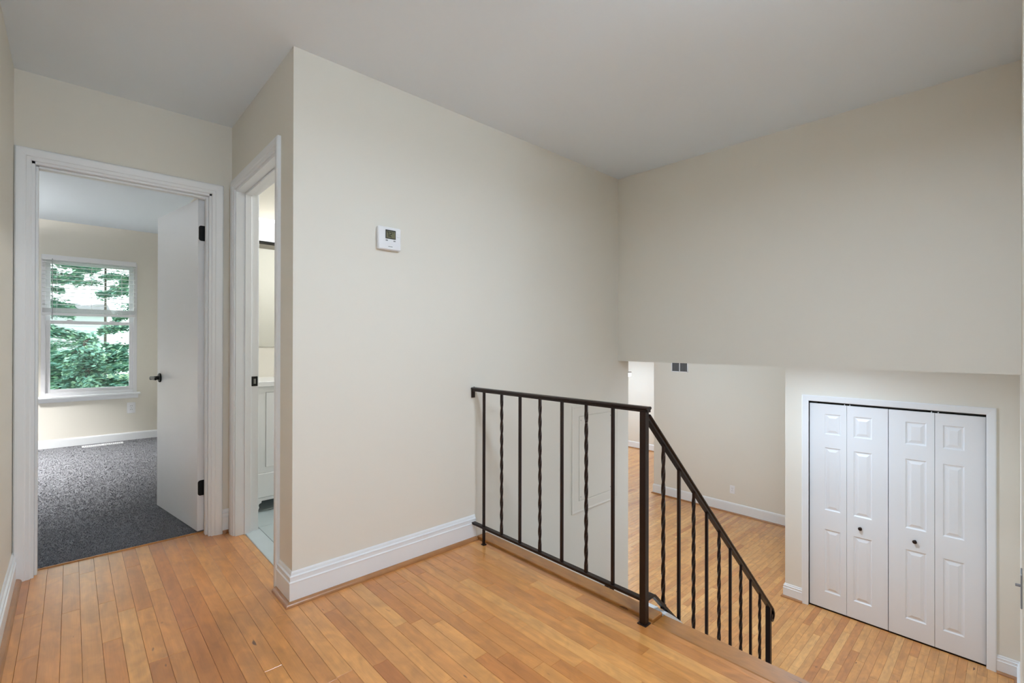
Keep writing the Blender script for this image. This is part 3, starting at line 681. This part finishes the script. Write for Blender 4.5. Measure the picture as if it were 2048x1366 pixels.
# basement handrail: only its scrolled end shows above the landing edge
bh = empty('basement_handrail', (2.98, YT - .06, -.9)); tag(bh, 'dark iron scroll end of the basement handrail below the landing edge', 'handrail')
hp = [(1.95, YT - .06, -.660 - .935 * 1.0), (2.905, YT - .06, -.697)]
p = np.array((2.917, -.686)); ang = math.atan2(.935, 1)
for k in range(16):
    ang -= math.radians(8 if k < 3 else 21); p = p + .0125 * np.array((math.cos(ang), math.sin(ang))); hp.append((p[0], YT - .06, p[1]))
obj('rail', ribbon(hp, .034, .014, (0, 1, 0)), IRON, bh)
obj('wall_bracket', join(box(2.72, 2.735, YT - .06, YT, -.90, -.888), box(2.71, 2.745, YT - .006, YT, -.92, -.87)), IRON, bh)

# ------------------------------------------------------------------ bathroom
vn = empty('bathroom_vanity', (1.25, 3.66, 0)); tag(vn, 'white bathroom vanity cabinet with raised panel door and curved feet', 'vanity')
vx0, vx1, vy0, vy1 = .845, 1.75, 3.435, 3.898
obj('carcass', join(box(vx0 + .004, vx1 - .004, vy0 + .012, vy1, .10, .835)), 'cabinet_paint', vn)
obj('face_frame', cells(1, vy0, vy0 + .014, (vx0, vx1), (.078, .836), [(.952, 1.24, .30, .80), (1.26, 1.55, .30, .80), (.885, 1.71, .098, .262)]), 'cabinet_paint', vn)
def vdoor(x0, x1, z0, z1, nm, kx, kz):
    hole = [(x0 + .045, x1 - .045, z0 + .045, z1 - .045)]
    d = obj(nm, join(cells(1, vy0 - .004, vy0 + .008, (x0, x1), (z0, z1), hole), box(x0, x1, vy0 + .008, vy0 + .012, z0, z1)), 'cabinet_paint', vn)
    v, f = raised(x0 + .045, x1 - .045, z0 + .045, z1 - .045, 0)
    obj('raised_panel', ([(p[1], vy0 - .004 + p[0], p[2]) for p in v], [q[::-1] for q in f]), 'cabinet_paint', d)
    obj('knob', lathe((kx, vy0 - .004, kz), (0, -1, 0), [(.006, 0), (.005, .012), (.013, .017), (.013, .022), (.006, .026)], 14), 'black_metal', d, smooth=True)
vdoor(.954, 1.238, .302, .798, 'door', 1.215, .55); vdoor(1.262, 1.548, .302, .798, 'door', 1.285, .55)
dr = obj('drawer', bbox(.887, 1.708, vy0 - .004, vy0 + .012, .100, .260, .003), 'cabinet_paint', vn)
for kx in (1.026, 1.56): obj('knob', lathe((kx, vy0 - .004, .188), (0, -1, 0), [(.006, 0), (.005, .012), (.014, .017), (.014, .023), (.006, .027)], 14), 'black_metal', dr, smooth=True)
foot = [(0, .08), (.085, .08), (.083, .066), (.070, .060), (.066, .050), (.070, .036), (.062, .018), (.040, .010), (.034, 0), (.004, 0), (0, .01)]
for sx, fx_ in ((1, vx0), (-1, vx1)):
    obj('foot', prism([(fx_ + sx * a, b) for a, b in foot][::sx], 1, vy0 + .002, vy0 + .024), 'cabinet_paint', vn)
    obj('foot', prism([(fx_ + sx * a, b) for a, b in foot][::sx], 1, vy1 - .024, vy1 - .004), 'cabinet_paint', vn)
ct = obj('countertop', bbox(vx0 - .012, vx1 + .012, vy0 - .015, 3.898, .838, .872, .003), 'counter', vn)
mr = empty('bathroom_mirror', (1.3, 3.895, 1.1)); tag(mr, 'frameless rectangular mirror above the bathroom vanity', 'mirror')
obj('mirror_glass', bbox(.93, 1.70, 3.893, 3.8995, 1.10, 1.845, .002), 'mirror', mr)
obj('clip', box(1.29, 1.31, 3.889, 3.8995, 1.836, 1.85), 'nickel', mr)
vl = empty('vanity_light', (1.3, 3.87, 1.87)); tag(vl, 'glowing white vanity light bar above the bathroom mirror', 'vanity light')
obj('backplate', bbox(.98, 1.62, 3.87, 3.8995, 1.885, 2.05, .003), 'nickel', vl)
obj('shade', bbox(.96, 1.64, 3.80, 3.87, 1.880, 2.03, .004), 'vanity_shade', vl)
obj('lamp_tube', bbox(.965, 1.635, 3.805, 3.868, 2.03, 2.052, .004), 'tube_glow', vl)
obj('lower_rim', box(.955, 1.645, 3.795, 3.87, 1.872, 1.881), 'black_metal', vl)

# ------------------------------------------------------------------ lamps
def area(name, loc, size, watts, parent, rot=(0, 0, 0), color=WARM, spread=math.pi):
    l = bpy.data.lights.new(name, 'AREA'); l.shape = 'DISK'; l.size = size; l.energy = watts; l.color = color; l.spread = spread
    o = bpy.data.objects.new(name, l); COL.objects.link(o); o.parent = parent; o.location = Vector(loc) - wloc(parent); o.rotation_euler = rot
    return o
def unseen_disk_lamp(loc, r, watts, label, color=WARM):
    root = empty('ceiling_lamp', loc); tag(root, label, 'ceiling lamp')
    obj('rim', lathe(loc, (0, 0, -1), [(r, 0), (r, .022), (r * .9, .026), (r * .9, .020)], 40), 'white_plastic', root)
    obj('diffuser', lathe((loc[0], loc[1], loc[2] - .014), (0, 0, -1), [(r * .9, 0), (r * .88, .008), (r * .5, .011), (.01, .012)], 40), 'lamp_white', root, smooth=True)
    area('lamp_light', (loc[0], loc[1], loc[2] - .032), r * 1.7, watts, root, color=color)
def bowl_lamp(loc, r, down, up_, label, color=WARM, spread=math.pi):
    root = empty('ceiling_lamp', loc); tag(root, label, 'ceiling lamp')
    obj('canopy', lathe(loc, (0, 0, -1), [(.07, 0), (.07, .012), (.02, .022)], 24), 'nickel', root)
    obj('stem', lathe((loc[0], loc[1], loc[2] - .02), (0, 0, -1), [(.007, 0), (.007, .19)], 10), 'nickel', root)
    obj('bowl', lathe((loc[0], loc[1], loc[2] - .17), (0, 0, -1), [(r, 0), (r * .98, .015), (r * .85, .035), (r * .5, .055), (.02, .062)], 40), 'lamp_white', root, smooth=True)
    area('lamp_light', (loc[0], loc[1], loc[2] - .24), r * 1.6, down, root, color=color, spread=spread)
    area('ceiling_fill', (loc[0], loc[1], loc[2] - .165), r * 1.8, up_, root, rot=(math.pi, 0, 0), color=color)  # added light, lifts the ceiling tone above the bowl
bowl_lamp((1.22, .36, TOP), .17, P_LANDING, P_LANDING_UP, 'white glass bowl lamp on the landing ceiling')
bowl_lamp((-1.15, 5.9, TOP), .18, P_BED_FILL, P_BED_FILL_UP, 'added fill lamp with a white glass bowl, unseen on the bedroom ceiling', (1.0, 1.0, 0.99), math.radians(95))  # added out of view to brighten the bedroom
unseen_disk_lamp((4.35, 1.25, LCEIL), .15, P_FOYER, 'unseen white flush disk lamp on the ceiling before the closet')  # unseen lamp, lights the closet wall and lower floor
gx, gy, gz = .25, -1.05, TOP - .23
gb = empty('fill_globe_lamp', (gx, gy, TOP)); tag(gb, 'added fill lamp with a white glass globe, unseen in the hallway behind the landing', 'ceiling lamp')  # added behind the camera as fill for the hallway
obj('canopy', lathe((gx, gy, TOP), (0, 0, -1), [(.07, 0), (.07, .012), (.03, .03)], 24), 'nickel', gb)
obj('globe', lathe((gx, gy, gz), (0, 0, 1), [(.14 * math.sin(t) + 1e-4, -.14 * math.cos(t)) for t in np.linspace(.03, math.pi - .2, 18)], 28), 'lamp_white', gb, smooth=True)
gl_ = bpy.data.lights.new('lamp_light', 'POINT'); gl_.energy = P_BACK_FILL; gl_.color = WARM; gl_.shadow_soft_size = .18
glo = bpy.data.objects.new('lamp_light', gl_); COL.objects.link(glo); glo.parent = gb; glo.location = (0, 0, -.23)
unseen_disk_lamp((1.7, 3.0, TOP), .15, P_BATH, 'unseen white flush disk lamp on the bathroom ceiling', (0.97, 1.0, 1.0))  # unseen lamp, brightens the bathroom and the hall through the doorway
unseen_disk_lamp((8.8, 6.4, LCEIL), .17, P_FAR_FILL, 'added fill lamp, an unseen white disk at the far end of the living room')  # added to brighten the farthest living room wall
LX, LY = 5.07, 3.48
rt = empty('pendant_lamp', (LX, LY, .70)); tag(rt, 'glowing white drum lamp hanging below the living room ceiling', 'pendant lamp')
obj('canopy', lathe((LX, LY, LCEIL), (0, 0, -1), [(.06, 0), (.06, .012), (.02, .02)], 24), 'nickel', rt)
obj('stem', lathe((LX, LY, LCEIL - .02), (0, 0, -1), [(.008, 0), (.008, .22)], 10), 'nickel', rt)
obj('shade', lathe((LX, LY, .763), (0, 0, -1), [(.178, 0), (.18, .002), (.18, .044), (.172, .048)], 48), 'tube_glow', rt)
obj('rim', lathe((LX, LY, .768), (0, 0, -1), [(.184, 0), (.184, .006)], 48), 'nickel', rt)
pl = bpy.data.lights.new('lamp_light', 'POINT'); pl.energy = P_LIVING; pl.color = (0.77, 1.0, 1.2); pl.shadow_soft_size = .06
plo = bpy.data.objects.new('lamp_light', pl); COL.objects.link(plo); plo.parent = rt; plo.location = (0, 0, -.06)

# ------------------------------------------------------------------ outdoors
struct('ground', box(-30, 30, YWIN + .14, 60, -2.1, -2.0), 'lawn', 'grass outside the bedroom window', 'ground')
nh = empty('neighbour_house', (-1.8, 28, -2)); tag(nh, 'pale sided house behind the trees outside the window', 'house')
obj('wall', box(-5.0, 1.13, 27.1, 35, -2, 2.4), 'siding', nh)
sid = []
for k in range(22):
    z0 = -2 + k * .2; sid.append(prism([(27.1, z0), (27.06, z0), (27.085, z0 + .2), (27.1, z0 + .2)], 0, -5.02, 1.15))
obj('siding_boards', join(*sid), 'siding', nh)
obj('roof', prism([(26.8, 2.35), (35.4, 2.35), (31, 3.0)], 0, -5.3, 1.3), 'roofing', nh)
def tree(loc, H, R, nleaf, label, zlow=.1, tr=1.0):
    root = empty('tree', loc); tag(root, label, 'tree', 'trees outside the bedroom window')
    L0 = np.array(loc, float); parts = [lathe(loc, (0, 0, 1), [(.16 * tr, 0), (.13 * tr, H * .3), (.08 * tr, H * .7), (.02 * tr, H)], 10)]
    tips = []
    nb = 46
    for i in range(nb):
        t = zlow + (1 - zlow) * (i + .5) / nb; a = i * 2.399 + random.uniform(-.3, .3); l = R * (1.1 - .75 * t) * random.uniform(.8, 1.15)
        p0 = L0 + (0, 0, H * t); p1 = p0 + np.array((math.cos(a) * l, math.sin(a) * l, -.10 * l + random.uniform(-.15, .2)))
        parts.append(ribbon([p0, (p0 + p1) / 2 + (0, 0, .06 * l), p1], .02, .02, (0, 0, 1) if False else (-math.sin(a), math.cos(a), 0))); tips.append((p0, p1, a, l))
    obj('trunk', join(*parts), 'bark', root)
    # sprays of small leaves hanging along the branches
    k = rng.integers(0, nb, nleaf); s = rng.uniform(.18, 1.05, nleaf)
    P0 = np.array([tips[i][0] for i in k]); P1 = np.array([tips[i][1] for i in k]); A = np.array([tips[i][2] for i in k]); Ln = np.array([tips[i][3] for i in k])
    c = P0 + (P1 - P0) * s[:, None]; side = np.stack([-np.sin(A), np.cos(A), 0 * A], 1)
    spread = .34 * Ln * (1.15 - s)
    c += side * (rng.normal(0, 1, nleaf) * spread * .6)[:, None]; c[:, 2] += rng.normal(0, .045, nleaf) - .05 * np.abs(rng.normal(0, 1, nleaf))
    d = (P1 - P0); d /= np.linalg.norm(d, axis=1)[:, None]; d = d + side * rng.normal(0, .6, nleaf)[:, None] + rng.normal(0, .25, (nleaf, 3)); d /= np.linalg.norm(d, axis=1)[:, None]
    n_ = rng.normal(0, .35, (nleaf, 3)) + (0, 0, 1); wv = np.cross(d, n_); wv /= np.linalg.norm(wv, axis=1)[:, None]
    ll = rng.uniform(.05, .11, nleaf)[:, None]; ww = ll * .30
    V = np.stack([c - d * ll * .5, c + wv * ww, c + d * ll * .5, c - wv * ww], 1).reshape(-1, 3)
    o = obj('foliage', (V, np.arange(4 * nleaf).reshape(-1, 4).tolist()), 'leaf_green', root); o['kind'] = 'stuff'
tree((.15, 9.6, -2), 3.15, 1.2, 34000, 'low bushy green tree across the lower bedroom window pane', .25)
tree((-.62, 13.3, -2), 9.5, 1.25, 70000, 'green leafy tree filling the left of the bedroom window view')
tree((1.36, 17.0, -2), 10.5, 1.3, 70000, 'green leafy tree at the right of the bedroom window view')
tree((-.95, 20.7, -2), 11.5, 1.35, 50000, 'tall green tree farther back, between the house and the left tree')
tree((.95, 24.0, -2), 13.0, 1.3, 50000, 'slender tall tree in front of the pale sided house', .40, .3)
